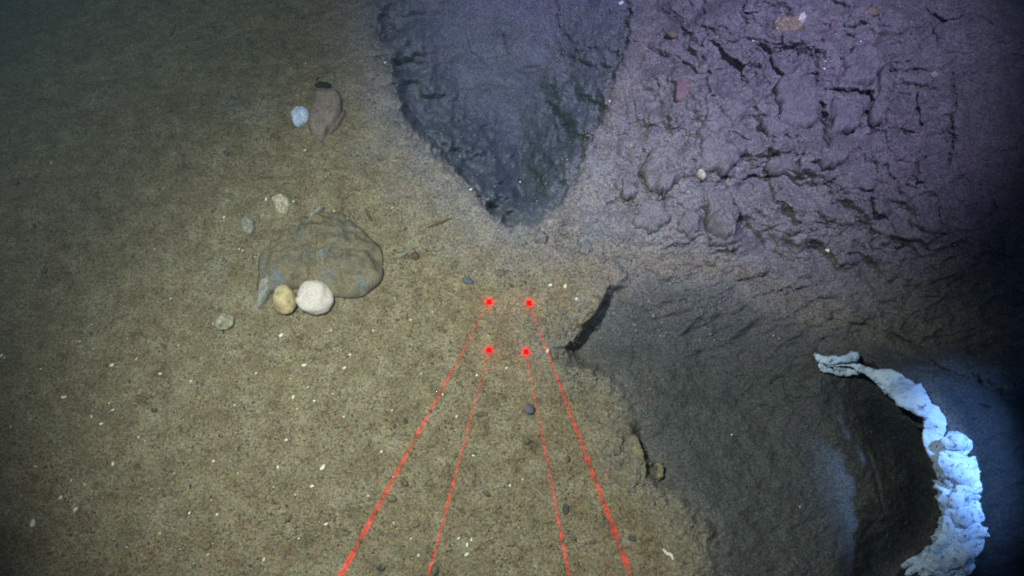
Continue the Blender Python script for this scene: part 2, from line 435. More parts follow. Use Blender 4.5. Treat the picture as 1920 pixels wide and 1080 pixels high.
def film_material():
    m, nt, out = new_mat('thin_torn_film'); N = NT(nt)
    geo = N.n('ShaderNodeNewGeometry')
    b = N.n('ShaderNodeBsdfPrincipled')
    N.l(N.ramp(N.noise(geo.outputs['Position'], 40, 4, .7), [(.35, (.10, .15, .19)), (.7, (.26, .36, .44))]), b.inputs['Base Color'])
    b.inputs['Roughness'].default_value = .5
    b.inputs['Alpha'].default_value = .55
    N.l(b.outputs[0], out.inputs['Surface'])
    return m
M_FILM = film_material()

def laser_material(name, lo, hi, scale, strength, a0=.5, a1=.75, col=(1.0, .035, .03)):
    """glowing laser light scattered by specks in the water"""
    m, nt, out = new_mat(name); N = NT(nt)
    geo = N.n('ShaderNodeNewGeometry'); pos = geo.outputs['Position']
    e = N.n('ShaderNodeEmission'); e.inputs['Color'].default_value = (*col, 1); e.inputs['Strength'].default_value = strength
    if lo >= 1:
        N.l(e.outputs[0], out.inputs['Surface']); return m
    t = N.n('ShaderNodeBsdfTransparent'); mx = N.n('ShaderNodeAddShader'); t.inputs['Color'].default_value = (.97, .80, .80, 1)
    f = N.ramp(N.noise(pos, scale, 3, .7), [(a0, g(lo*strength)), (a1, g(hi*strength))])
    N.l(f, e.inputs['Strength']); N.l(t.outputs[0], mx.inputs[0]); N.l(e.outputs[0], mx.inputs[1])
    N.l(mx.outputs[0], out.inputs['Surface'])
    return m
M_BEAM = laser_material('strong_laser_light', .0, .46, 75, .8, .42, .62, col=(1.0, .012, .016))
M_HALO = laser_material('laser_glow_in_water', .05, .50, 30, .6, .52, .64, col=(1.0, .012, .016))
M_BEAM2 = laser_material('faint_laser_light', .07, .75, 80, .9, .46, .68, col=(1.0, .012, .016))
M_DOT = laser_material('laser_spot_light', 1, 1, 10, 1.0, col=(1.0, 0.0, 0.003))
M_FLARE = laser_material('laser_spill_light', .24, .75, 170, .95, .4, .62, col=(1.0, .02, .02))

# ------------------------------------------------------------------ object helpers
def mesh_obj(name, V, Fc, mat, parent=None, smooth=True, loc=None):
    me = bpy.data.meshes.new(name)
    V = np.asarray(V, float)
    if loc is None and parent is None:
        loc = V.mean(0)
    if loc is not None: V = V-np.asarray(loc)
    me.from_pydata([tuple(v) for v in V], [], [tuple(int(i) for i in f) for f in Fc])
    me.materials.append(mat)
    if smooth:
        me.polygons.foreach_set('use_smooth', [True]*len(me.polygons))
    me.update()
    o = bpy.data.objects.new(name, me)
    COL.objects.link(o)
    if loc is not None: o.location = loc
    if parent is not None: o.parent = parent
    return o

def tag(o, label, cat, group=None):
    o['label'] = label; o['category'] = cat
    if group: o['group'] = group
    return o

def empty(name, loc):
    o = bpy.data.objects.new(name, None); COL.objects.link(o)
    o.location = loc; o.empty_display_size = .05
    return o

# the seabed sheet
def build_seabed():
    H, W = PX.shape
    idx = np.arange(H*W).reshape(H, W)
    q = np.stack([idx[1:, :-1], idx[1:, 1:], idx[:-1, 1:], idx[:-1, :-1]], -1).reshape(-1, 4)
    me = bpy.data.meshes.new('seabed')
    me.vertices.add(H*W); me.vertices.foreach_set('co', P3.reshape(-1).astype(np.float32))
    me.loops.add(q.size); me.loops.foreach_set('vertex_index', q.reshape(-1).astype(np.int32))
    me.polygons.add(len(q)); me.polygons.foreach_set('loop_start', np.arange(0, q.size, 4, dtype=np.int32))
    me.polygons.foreach_set('use_smooth', np.ones(len(q), bool))
    at = me.attributes.new('clay', 'FLOAT', 'POINT'); at.data.foreach_set('value', clay.reshape(-1).astype(np.float32))
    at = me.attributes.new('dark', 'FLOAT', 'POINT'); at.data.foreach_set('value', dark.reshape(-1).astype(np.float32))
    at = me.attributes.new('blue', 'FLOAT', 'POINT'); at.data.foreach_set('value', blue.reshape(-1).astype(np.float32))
    me.materials.append(M_SEA); me.update(calc_edges=True)
    o = bpy.data.objects.new('seabed', me); COL.objects.link(o)
    o['kind'] = 'structure'
    o['label'] = 'brown muddy seabed with a blue grey pit and slumped clay bank'
    return o
build_seabed()

def outline_stone(name, outline, height, mat, p=2.2, rings=12, seg=56, noise=.12, nscale=.03, tilt=(0, 0), under=.012, jag=.03, flat=1.0, sharp=False, broken=0.0):
    """a stone whose plan follows an outline seen on the seabed, rising to `height`, with its underside buried"""
    c = catmull(list(outline)+[outline[0]], 10)[:-1]
    ctr = c.mean(0)
    ang = np.arctan2(c[:, 1]-ctr[1], c[:, 0]-ctr[0]); rad = np.hypot(*(c-ctr).T)
    o = np.argsort(ang); ang, rad = ang[o], rad[o]
    th = np.linspace(-np.pi, np.pi, seg, endpoint=False)
    R = np.interp(th, np.r_[ang-2*np.pi, ang, ang+2*np.pi], np.r_[rad, rad, rad])
    R = R*(1+jag*np.sin(th*7+ctr[0])+jag*.7*np.sin(th*13+ctr[1]))
    if broken: R = R*(1+.16*facets(np.cos(th)*1.8+ctr[0], np.sin(th)*1.8+ctr[1])+.08*np.sin(th*5+ctr[1]))
    base = terrain(c[::4, 0], c[::4, 1]).mean(0)
    V = []; levels = [(1.0, -under)]
    prof = []
    for k in range(rings, 0, -1):
        r = k/rings
        prof.append((r, (1-r**p)**(1/p if not sharp else .5)))
    for r, hh in [(.93, None)] + prof:
        u = ctr[0]+R*r*np.cos(th); v = ctr[1]+R*r*np.sin(th)
        xyz = on_plane(u, v, base[2])
        if hh is None: z = np.full(seg, -under)
        else:
            n = fbm(xyz[:, 0], xyz[:, 1], nscale, 3, .6, off=ctr[0]*.13)
            z = height*hh*flat + height*noise*n*(1 if r < .97 else .3)
            if broken: z = z + height*broken*facets(xyz[:, 0]/.030+ctr[0], xyz[:, 1]/.026)*(1 if r < .97 else .4) + .003*facets(xyz[:, 0]/.011, xyz[:, 1]/.010)
            z = z + ((u-ctr[0])*tilt[0]+(v-ctr[1])*tilt[1])*height/60*hh
        V.append(np.c_[xyz[:, :2], base[2]+z])
    V = np.concatenate(V); nr = len(prof)+1
    top = V[-seg:].mean(0)
    bot = np.array([V[:seg, 0].mean(), V[:seg, 1].mean(), base[2]-under])
    V = np.vstack([V, top+[0, 0, height*.02], bot])
    Fc = []
    for k in range(nr-1):
        for i in range(seg):
            j = (i+1) % seg
            Fc.append((k*seg+i, k*seg+j, (k+1)*seg+j, (k+1)*seg+i)[::-1])
    for i in range(seg):
        j = (i+1) % seg
        Fc.append(((nr-1)*seg+j, (nr-1)*seg+i, len(V)-2)); Fc.append((i, j, len(V)-1))
    Fc = [f[::-1] for f in Fc]
    return mesh_obj(name, V, Fc, mat)

def ico(sub=3):
    import bmesh
    bm = bmesh.new(); bmesh.ops.create_icosphere(bm, subdivisions=sub, radius=1)
    V = np.array([v.co[:] for v in bm.verts]); Fc = [[v.index for v in f.verts] for f in bm.faces]
    bm.free(); return V, Fc
ICO1, ICO2, ICO3, ICO4 = ico(1), ico(2), ico(3), ico(4)

def noise3(V, s, off=0.0):
    return (perlin(V[:, 0]/s+off, V[:, 1]/s+off*.7)+perlin(V[:, 1]/s-off, V[:, 2]/s+3.1)+perlin(V[:, 2]/s+off*.3, V[:, 0]/s+9.7))/3

def blob(name, px, py, size, mat, rot=0, rough=.12, bury=.25, base=ICO4, seed=0, egg=0.0, tilt=0.0):
    """a rounded cobble lying on the seabed: size = half axes in metres"""
    V, Fc = base
    V = V.copy()
    V *= (1+rough*noise3(V, .9, seed+1.3)+rough*.4*noise3(V, .35, seed+5.1))[:, None]
    V[:, 0] *= 1+egg*V[:, 1]
    V = V*np.array(size)
    R = np.array(Matrix.Rotation(rot, 3, 'Z') @ Matrix.Rotation(tilt, 3, 'X'))
    V = V@R.T
    gp = terrain(px, py)
    loc = gp + [0, 0, size[2]*(1-2*bury)]
    d = ray(px, py); loc = loc[0] if loc.ndim > 1 else loc
    loc = gp + d*((loc[2]-gp[2])/d[2])
    return mesh_obj(name, V+loc, Fc, mat, loc=loc)

PXM = DIST/F_PX            # metres per photo pixel on the seabed

# ------------------------------------------------------------------ cobbles and rocks on the brown mud
white = blob('cobble', 590, 557, (33*PXM, 35*PXM, 24*PXM), M_WHITE, rough=.26, bury=.22, seed=2)
tag(white, 'round white cobble resting against the half-buried rock', 'stone')
tan = blob('cobble', 534, 561, (22*PXM, 29*PXM, 21*PXM), M_TAN, rot=.30, rough=.22, bury=.22, seed=5, egg=-.12)
tag(tan, 'egg-shaped tan cobble touching the white cobble', 'stone')

rock = outline_stone('buried_rock', [(583, 400), (615, 394), (645, 404), (676, 426), (704, 456), (722, 492), (718, 524), (692, 548), (652, 562),
        (615, 556), (560, 542), (515, 548), (488, 550), (480, 524), (486, 488), (510, 452), (545, 424)], .055, M_MUDROCK, p=1.55, rings=30, seg=160, noise=.24, nscale=.04, jag=.02)
tag(rock, 'large half-buried rock dusted with brown silt and bluish patches', 'rock')
s = outline_stone('slab_rock', [(597, 172), (622, 168), (636, 178), (643, 205), (632, 232), (614, 248), (608, 264), (594, 262), (577, 240), (585, 205)],
        .030, M_SLAB, p=3.2, noise=.22, tilt=(.1, -.25))
tag(s, 'tall pinkish grey slab rock with a dark hollow above it', 'rock')
s = outline_stone('rock_chip', [(638, 222), (646, 205), (648, 214), (634, 240), (615, 256), (620, 240)], .014, M_RED, p=2.5, noise=.2)
tag(s, 'thin reddish rock chip leaning on the pinkish slab rock', 'stone')
s = outline_stone('shell', [(545, 208), (560, 200), (577, 205), (580, 222), (570, 232), (556, 238), (548, 226)], .016, M_BLUEW, p=2.2, noise=.25)
tag(s, 'bright bluish white shell beside the pinkish slab rock', 'shell')
s = outline_stone('shell', [(509, 370), (522, 366), (538, 368), (546, 382), (540, 396), (526, 403), (516, 392)], .016, M_SHELL, p=2.0, noise=.35, nscale=.012)
tag(s, 'yellowish pale shell just above the half-buried rock', 'shell')
s = outline_stone('weathered_stone', [(450, 418), (462, 408), (474, 412), (478, 428), (468, 438), (454, 434)], .014, M_GREYSH, p=2, noise=.4, nscale=.012)
tag(s, 'small grey weathered stone near the yellowish shell', 'stone')
s = blob('mottled_stone', 419, 603, (18*PXM, 16*PXM, 15*PXM), M_MOTT, rough=.4, bury=.3, seed=9)
tag(s, 'small mottled pale stone standing alone on brown mud below the rock', 'stone')
s = outline_stone('bluish_stone', [(600, 394), (612, 390), (600, 404), (588, 418), (580, 420), (583, 404)], .030, M_GREYSH, p=2, noise=.3)
tag(s, 'narrow grey blue stone sticking up at the upper rim of the buried rock', 'stone')
s = outline_stone('flat_stone', [(494, 530), (512, 515), (518, 524), (508, 552), (496, 572), (484, 580), (486, 552)], .032, M_GREYSH, p=2.4, noise=.3)
tag(s, 'flat greenish grey stone beside the tan cobble', 'stone')
for (x, y, a, b2, r, m, lab) in [
    (877, 526, 11, 7, .3, M_SLATE, 'flat blue grey pebble above the laser spots'),
    (993, 768, 10, 9, .2, M_SLATE, 'blue grey pebble between the two beams beneath the laser spots'),
    (902, 777, 11, 5, -.1, M_DARK, 'flat dark pebble touching a faint laser beam'),
    (1157, 845, 7, 9, .5, M_DARK, 'round dark pebble near the rim of the lower hollow'),
    (1137, 981, 5, 10, -.3, M_DARK, 'upright dark pebble beside the strongest laser beam'),
    (762, 482, 6, 7, .2, M_DARK, 'dark crumb of the pair lying alone above the laser spots'),
    (778, 480, 9, 8, .6, M_TWIG, 'brown crumb of the pair lying alone above the laser spots'),
    (937, 511, 11, 6, .1, M_DARK, 'dark ragged pebble directly above the laser spots'),
    (1064, 862, 5, 7, .3, M_DARK, 'small dark pebble near the strong beam at mid length'),
    (912, 925, 7, 4, .6, M_DARK, 'slim dark pebble lying between the two faint beams'),
    (970, 662, 4, 4, 0, M_DARK, 'tiny dark pebble beside a lower laser spot'),
    (988, 828, 6, 6, .6, M_DARK, 'small dark pebble under the blue grey pebble'),
    (1061, 955, 6, 9, .1, M_DARK, 'dark pebble beside the end of a faint beam'),
    (815, 1068, 7, 9, .1, M_DARK, 'dark pebble where a faint beam leaves the view'),
    (1635, 22, 15, 10, .15, M_DARK, 'large dark lump on top of the clay bank'),
    (1262, 64, 13, 9, .3, M_DARK, 'dark blurred lump on the clay bank near the pit'),
    (1594, 126, 7, 6, .3, M_DARK, 'dark pebble beside a pale flake on the clay bank'),
    (605, 159, 18, 8, .05, M_HOLLOW_SHADE, 'black stand-in for the shaded hollow at the upper tip of the pinkish slab rock'),  # black lump painted as the hollow's shade, no stone lies here
]:
    o = blob('pebble', x, y, (a*PXM, b2*PXM, min(a, b2)*PXM*.8), m, rot=-r, rough=.35, bury=.3, base=ICO3, seed=x*.01)
    tag(o, lab, 'pebble')
s = outline_stone('encrusted_lump', [(1447, 52), (1452, 40), (1475, 38), (1495, 34), (1508, 44), (1505, 58), (1485, 66), (1460, 64)], .024, M_SPONGE, p=2.2, noise=.5, nscale=.01)
tag(s, 'tan encrusted lump on top of the clay bank', 'rock')
s = outline_stone('white_crust', [(1492, 38), (1502, 36), (1508, 42), (1500, 50), (1492, 47)], .030, M_BIT, p=2.2, noise=.5, nscale=.01)
tag(s, 'small white crust stuck to the tan encrusted lump', 'shell')
s = outline_stone('reddish_stone', [(1268, 152), (1280, 147), (1293, 150), (1292, 178), (1280, 190), (1267, 186)], .010, M_RED, p=3, noise=.3)
tag(s, 'flat dull red stone set in the clay bank beside the dark hole', 'stone')
s = outline_stone('reddish_stone', [(1556, 44), (1563, 36), (1568, 44), (1564, 54), (1557, 52)], .010, M_RED, p=2, noise=.3)
tag(s, 'small reddish stone between the tan lump and the large dark lump', 'stone')
s = outline_stone('shell', [(1304, 318), (1312, 316), (1325, 330), (1318, 336), (1306, 328)], .012, M_SHELL, p=2, noise=.3)
tag(s, 'yellowish shell stuck in the clay clods', 'shell')
s = outline_stone('shell', [(1744, 138), (1754, 135), (1760, 141), (1752, 146)], .008, M_SHELL, p=2, noise=.3)
tag(s, 'dull yellowish shell at the dim end of the clay bank', 'shell')

# ------------------------------------------------------------------ clods broken out of the clay bank
CLODS = [
 ([(1323, 372), (1345, 365), (1366, 378), (1378, 410), (1378, 438), (1352, 452), (1332, 446), (1322, 415)], .045, 'upright block of grey clay at the foot of the bank', 3.4),
 ([(1332, 452), (1352, 448), (1378, 446), (1380, 456), (1356, 464), (1330, 458)], .020, 'thin flake of clay under the upright block', 2.5),
 ([(1222, 286), (1250, 280), (1278, 298), (1282, 330), (1262, 354), (1228, 362), (1206, 340), (1204, 308)], .034, 'rounded grey clay clod midway along the pit edge', 2.2),
 ([(1310, 250), (1345, 245), (1380, 262), (1392, 290), (1372, 318), (1335, 325), (1308, 300)], .026, 'broad smooth clay clod above the upright block', 2.4),
 ([(1590, 100), (1625, 92), (1648, 112), (1645, 150), (1622, 166), (1580, 164), (1570, 150)], .034, 'smooth bulging clay clod above the straight dark crack', 2.8),
 ([(1640, 150), (1662, 140), (1664, 180), (1652, 225), (1634, 240), (1628, 215), (1640, 180)], .030, 'long narrow clay slab standing beside the bulging clod', 2.6),
 ([(1560, 182), (1625, 182), (1618, 215), (1600, 245), (1562, 250), (1552, 220)], .024, 'clay slab set beneath the straight dark crack', 3.0),
 ([(1455, 150), (1500, 130), (1530, 165), (1535, 215), (1510, 240), (1470, 235), (1455, 205)], .024, 'wide flat clay slab inside the curved crack', 3.0),
 ([(1432, 215), (1462, 235), (1480, 245), (1465, 258), (1440, 256), (1428, 238)], .020, 'crescent shaped clay slab under the wide flat slab', 2.4),
 ([(1540, 285), (1565, 278), (1585, 292), (1575, 310), (1545, 315), (1532, 302)], .024, 'small pale clay clod beneath the upright crack', 2.2),
 ([(1440, 300), (1470, 298), (1495, 310), (1480, 326), (1448, 328), (1434, 315)], .020, 'low clay clod among the layered ridges', 2.3),
 ([(1195, 395), (1225, 380), (1250, 395), (1245, 425), (1215, 435), (1190, 420)], .022, 'low clay clod near the foot of the pit edge', 2.2),
 ([(1276, 402), (1300, 398), (1312, 420), (1296, 440), (1270, 432)], .022, 'small clay clod beside the upright block', 2.2),
 ([(1170, 330), (1188, 325), (1198, 352), (1186, 375), (1166, 362)], .018, 'small clay clod hanging above the low clod', 2.2),
 ([(1345, 195), (1375, 185), (1395, 205), (1388, 228), (1362, 222)], .018, 'clay clod beside the pointed dark hole', 2.2),
 ([(1092, 456), (1106, 454), (1110, 470), (1098, 480), (1086, 470)], .014, 'small curled clay clod at the neck between pit and hollow', 2.2),
 ([(1005, 442), (1014, 434), (1024, 446), (1022, 458), (1004, 456)], .016, 'small clay clod at the lower tip of the pit', 2.2),
]
for pts, hh, lab, p in CLODS:
    o = outline_stone('clay_clod', pts, hh*1.15, M_CLAY, p=p+.6, noise=.32, nscale=.04, rings=18, seg=90, jag=.045, broken=.28)
    tag(o, lab, 'clod', 'clods broken out of the clay bank')

# stones that jut from the plateau's edge into the hollow
o = outline_stone('ledge_rock', [(1104, 545), (1126, 530), (1136, 542), (1128, 568), (1112, 592), (1090, 610), (1084, 600), (1102, 572)], .014, M_LEDGE, p=2.6, noise=.4, nscale=.015, under=.06)
tag(o, 'yellowed rock edge jutting out over the shaded step beside the laser spots', 'rock')
o = outline_stone('ledge_rock', [(1176, 822), (1190, 815), (1204, 842), (1212, 880), (1208, 905), (1192, 912), (1180, 870)], .016, M_LEDGE, p=2.6, noise=.4, nscale=.015, under=.06)
tag(o, 'crumbling rock edge jutting from the rim of the lower hollow', 'rock')
o = outline_stone('ledge_rock', [(1226, 872), (1238, 866), (1244, 882), (1240, 902), (1228, 900)], .030, M_LEDGE, p=2.4, noise=.4, nscale=.015, under=.03)
tag(o, 'small block of rock fallen just off the crumbling rock edge', 'rock')

# ------------------------------------------------------------------ tubes and twigs
def tube_on_bed(name, pts, r, mat, lift=.3):
    c = catmull(pts, 6); n = len(c); g3 = terrain(c[:, 0], c[:, 1]); g3[:, 2] += r*lift*2
    V = []; seg = 8
    for i in range(n):
        t = g3[min(i+1, n-1)]-g3[max(i-1, 0)]; t /= np.linalg.norm(t)
        a = np.cross(t, [0, 0, 1]); a /= np.linalg.norm(a); b2 = np.cross(a, t)
        rr = r*(.45+.55*math.sin(math.pi*(i+.6)/(n+.2)))*(1+.2*math.sin(i*2.1))
        for k in range(seg):
            th = 2*math.pi*k/seg
            V.append(g3[i]+rr*(math.cos(th)*a+math.sin(th)*b2))
    Fc = [(i*seg+k, i*seg+(k+1) % seg, (i+1)*seg+(k+1) % seg, (i+1)*seg+k) for i in range(n-1) for k in range(seg)]
    Fc += [tuple(range(seg))[::-1], tuple(range((n-1)*seg, n*seg))]
    return mesh_obj(name, V, Fc, mat)
for pts, r, m, nm, lab, cat in [
    ([(803, 427), (815, 422), (832, 416), (846, 410)], .0036, M_TWIG, 'twig', 'brown twig lying on the mud under the pit edge', 'twig'),
    ([(686, 392), (690, 402), (698, 414)], .004, M_TWIG, 'twig', 'short dark twig beside the half-buried rock', 'twig'),
    ([(1243, 1030), (1250, 1038), (1258, 1041), (1262, 1050)], .0042, M_BIT, 'worm_tube', 'thin white curled tube near the rim of the lower hollow', 'worm tube'),
    ([(1208, 738), (1209, 752), (1214, 760)], .003, M_RUST, 'twig', 'thin orange twig on the grey slope of the lower hollow', 'twig'),
    ([(318, 70), (326, 58), (330, 46)], .003, M_TWIG, 'twig', 'forked dark twig on the dim far part of the mud', 'twig'),
    ([(562, 441), (566, 448), (572, 440), (578, 436)], .003, M_BIT, 'shell_splinter', 'small white splinter at the upper rim of the buried rock', 'shell'),
]:
    tag(tube_on_bed(nm, pts, r, m), lab, cat)

# ------------------------------------------------------------------ pale shell fragments and dark grit, each its own object
def flake_mesh(name, mat, seed, thin):
    V, Fc = ICO2
    V = V.copy()*(1+.5*noise3(V, .8, seed))[:, None]*np.array([1, .7, thin])
    V[:, 2] += .25*V[:, 0]**2
    o = mesh_obj(name, V, Fc, mat, loc=(0, 0, 0)); return o
def scatter(proto, spots, label, cat, group):
    first = True
    for (x, y, sz, rz) in spots:
        if first: o = proto; first = False
        else:
            o = proto.copy(); COL.objects.link(o)
        gp = terrain(x, y)
        o.location = gp + np.array([0, 0, sz*PXM*.22]); o.rotation_euler = (random.uniform(-.4, .4), random.uniform(-.4, .4), rz)
        o.scale = (sz*PXM,)*3
        tag(o, label, cat, group)
BITS = [(3,667,6),(210,685,6),(256,673,3),(301,701,5),(335,648,3),(527,629,6),(570,685,6),(550,745,5),(589,752,4),(577,726,3),(557,767,3),(537,825,4),(400,865,4),(521,876,4),
 (585,912,5),(611,983,5),(495,1049,5),(212,870,5),(114,933,5),(142,955,6),(62,982,9),(67,875,4),(172,781,4),(190,795,5),(211,769,5),(120,745,7),(237,1026,3),(327,887,3),(159,908,3),
 (355,962,4),(407,965,4),(175,654,3),(916,629,4),(656,665,4),(646,690,5),(950,690,4),(856,781,4),(645,781,3),(715,847,4),(956,911,4),(980,899,3),(875,1040,6),(811,585,3),(830,740,3),
 (572,282,5),(573,119,3),(612,496,6),(640,440,4),(420,408,4),(448,467,3),(455,470,3),(882,356,5),(722,118,5),(96,306,4),(697,505,3),(683,517,4),(711,503,4),(626,399,6),
 (499,374,5),(550,378,4),(401,606,5),(413,615,4),(604,490,4),(652,410,3),(735,390,3),(860,1010,4),(884,1012,4),(876,1022,5),(605,877,8),(700,620,3),(770,600,3),(320,560,3),
 (150,640,3),(260,820,3),(440,760,3),(480,700,3),(620,560+60,3),(735,770,3),(690,930,3),(770,1010,3),(560,1010,3),(390,1040,3),(300,1000,3),(20,800,3),(40,930,3),(740,560,2.5),(820,655,2.5),(790,700,2.5)]
brown_bits = [(x, y, s*.72, random.uniform(.2, 1.6)) for x, y, s in BITS]
for k in range(24):
    x, y = random.uniform(5, 900), random.uniform(380, 1075)
    brown_bits.append((x, y, random.choice([1.5, 1.8, 2.2, 2.6]), random.uniform(0, 3)))
scatter(flake_mesh('shell_fragment', M_BIT, 2.2, .35), brown_bits, 'tiny pale shell fragment lying on the brown mud', 'shell fragment', 'pale shell fragments scattered on the brown mud')
grey_bits = [(1032, 535, 4, .3), (1060, 537, 5, 1.4), (1081, 560, 3, 1), (1027, 658, 4, 1.2), (1555, 470, 8, .2), (1548, 116, 4, .5), (1546, 128, 4, 1), (1413, 76, 4, 1), (1497, 590, 2, 0),
             (1372, 815, 2, 0), (1790, 207, 2, 1), (1144, 190, 3, 0), (1165, 6, 6, .4), (1614, 78, 2.4, 0), (1500, 950, 2, 1), (1290, 360, 2, 1), (975, 342, 3, 1), (1450, 630, 2, 1)]
scatter(flake_mesh('shell_fragment', M_BIT, 4.7, .35), grey_bits, 'tiny pale shell fragment lying on the bluish grey clay', 'shell fragment', 'pale shell fragments on the grey clay')
grit = []
for (x, y, s) in [(480, 262, 5), (425, 288, 7), (345, 310, 8), (410, 175, 5), (500, 245, 6), (438, 210, 5), (290, 95, 5), (520, 10, 5), (570, 30, 4), (30, 343, 9), (85, 508, 7), (65, 424, 5), (250, 480, 4),
                  (355, 508, 5), (420, 140, 4), (88, 210, 5), (30, 160, 5), (290, 770, 6), (208, 768, 5), (440, 770, 5), (320, 920, 5), (630, 800, 5), (760, 790, 6), (835, 620, 4), (745, 600, 4), (860, 585, 5),
                  (830, 690, 4), (740, 800, 5), (705, 960, 5), (960, 1020, 6), (715, 1065, 8), (810, 1040, 6), (690, 840, 4), (935, 950, 5), (1000, 930, 5), (1075, 1010, 5), (890, 850, 4), (970, 860, 4),
                  (700, 700, 5), (1260, 820, 3), (1440, 858, 5), (1330, 840, 3), (1420, 922, 4), (1500, 860, 3), (1400, 800, 3), (1100, 780, 5), (1130, 700, 5), (1115, 900, 5), (1090, 930, 4), (1185, 1010, 7),
                  (732, 60, 7), (850, 45, 5), (700, 150, 4), (740, 470, 4), (800, 470, 4), (690, 350, 4), (805, 560, 4), (958, 537, 4), (985, 530, 4), (1020, 535, 4), (1295, 50, 5), (1380, 75, 4), (1510, 140, 3), (1690, 60, 5),
                  (735, 935, 9), (780, 985, 7), (650, 1000, 6), (540, 970, 8), (553, 985, 6), (390, 1025, 7), (760, 430, 5), (758, 905, 8), (765, 880, 4)]:
    grit.append((x, y, s, random.uniform(0, 3)))
for k in range(45):
    grit.append((random.uniform(640, 1160), random.uniform(560, 1075), random.uniform(1.4, 3.0), random.uniform(0, 3)))
scatter(flake_mesh('grit_grain', M_DARK, 8.1, .6), grit, 'small dark grain of grit lying on the seabed mud', 'grit', 'dark grit grains strewn over the mud')

frag = []
for k in range(46):
    t = random.random(); x = 1085+t*330+random.gauss(0, 40); y = 330+t*130+random.gauss(0, 45)
    frag.append((x, y, random.uniform(2.5, 7), random.uniform(0, 6)))
for k in range(26):
    x, y = random.uniform(1400, 1740), random.uniform(90, 480); frag.append((x, y, random.uniform(2.5, 7), random.uniform(0, 6)))
RIMS = [(742, 190), (764, 246), (826, 297), (878, 352), (914, 398), (1015, 425), (1122, 590), (1082, 630), (1062, 690), (1128, 722), (1178, 830), (1200, 905), (1268, 950), (1308, 1000)]
for k in range(44):
    x, y = random.choice(RIMS); frag.append((x+random.gauss(8, 16), y+random.gauss(0, 16), random.uniform(2, 5.5), random.uniform(0, 6)))
def frag_mesh():
    V, Fc = ICO1; V = V*(1+.45*noise3(V, .6, 3.3))[:, None]*np.array([1, .75, .55])
    return mesh_obj('clay_fragment', V, Fc, M_CLAY, smooth=False, loc=(0, 0, 0))
scatter(frag_mesh(), frag, 'small broken fragment of clay fallen by a rim or on the bank', 'clay fragment', 'clay fragments fallen along the rims and on the bank')

# ------------------------------------------------------------------ sediment crumbs nobody could count
def build_crumbs():
    V0, F0 = ICO1; n0 = len(V0)
    groups = [(6500, M_TWIG, (0, 1100), (0, 1080), (.7, 2.0), .15), (5000, M_MUDROCK, (0, 1250), (0, 1080), (.9, 2.8), .3), (2600, M_DARK, (0, 1750), (0, 1080), (.6, 1.7), .1),
              (900, M_RUST, (0, 1000), (0, 1080), (.7, 1.7), .1), (500, M_BIT, (0, 1150), (250, 1080), (.5, 1.15), .1), (3000, M_CLAY, (1020, 1850), (0, 640), (1.0, 4.0), .3)]
    allV, allF, mi = [], [], []
    off = 0
    F0 = np.array(F0)
    for gi, (n, m, xr, yr, sr, _) in enumerate(groups):
        # clumped: crumbs gather in faint patches
        x = rng.uniform(*xr, n*4); y = rng.uniform(*yr, n*4)
        w3 = on_plane(x, y)
        den = np.clip(.32+1.7*fbm(w3[:, 0], w3[:, 1], .10, 3, .6, off=100+gi*9), .06, 1)
        keep = rng.random(n*4) < den
        x, y = x[keep][:n], y[keep][:n]; k = len(x)
        gp = terrain(x, y)
        s = rng.uniform(*sr, k)**1.0*PXM
        sc = np.stack([rng.uniform(.6, 1.5, k), rng.uniform(.6, 1.2, k), rng.uniform(.3, .8, k)], -1)*s[:, None]
        th = rng.uniform(0, 6.28, k); c, sn = np.cos(th), np.sin(th)
        jit = 1+.3*rng.standard_normal((k, n0))
        v = V0[None]*jit[..., None]*sc[:, None]
        v = np.stack([v[..., 0]*c[:, None]-v[..., 1]*sn[:, None], v[..., 0]*sn[:, None]+v[..., 1]*c[:, None], v[..., 2]], -1)
        v += gp[:, None]; v[..., 2] += sc[:, None, 2]*.3
        allV.append(v.reshape(-1, 3)); allF.append((F0[None]+(np.arange(k)*n0)[:, None, None]+off).reshape(-1, 3))
        mi.append(np.full(k*len(F0), gi)); off += k*n0
    V = np.concatenate(allV); Fc = np.concatenate(allF); mi = np.concatenate(mi)
    me = bpy.data.meshes.new('sediment_crumbs')
    me.vertices.add(len(V)); me.vertices.foreach_set('co', V.reshape(-1).astype(np.float32))
    me.loops.add(Fc.size); me.loops.foreach_set('vertex_index', Fc.reshape(-1).astype(np.int32))
    me.polygons.add(len(Fc)); me.polygons.foreach_set('loop_start', np.arange(0, Fc.size, 3, dtype=np.int32))
    for gi, gr in enumerate(groups): me.materials.append(gr[1])
    me.polygons.foreach_set('material_index', mi.astype(np.int32))
    me.update(calc_edges=True)
    o = bpy.data.objects.new('sediment_crumbs', me); COL.objects.link(o)
    o['kind'] = 'stuff'; o['label'] = 'fine crumbs of mud, shell and grit strewn over the seabed'; o['category'] = 'sediment'
build_crumbs()

# ------------------------------------------------------------------ torn white fabric strip hanging on the lip of the hollow
def net_pt(zx, zy, lift):
    """lies `lift` metres over the lip"""
    return on_plane(zx, zy, lift)
Z = lambda x, y: (1480+x*.41667, 630+y*.41667)

def billow(V, s, o):
    return .55-1.9*np.abs(noise3(V, s, o))

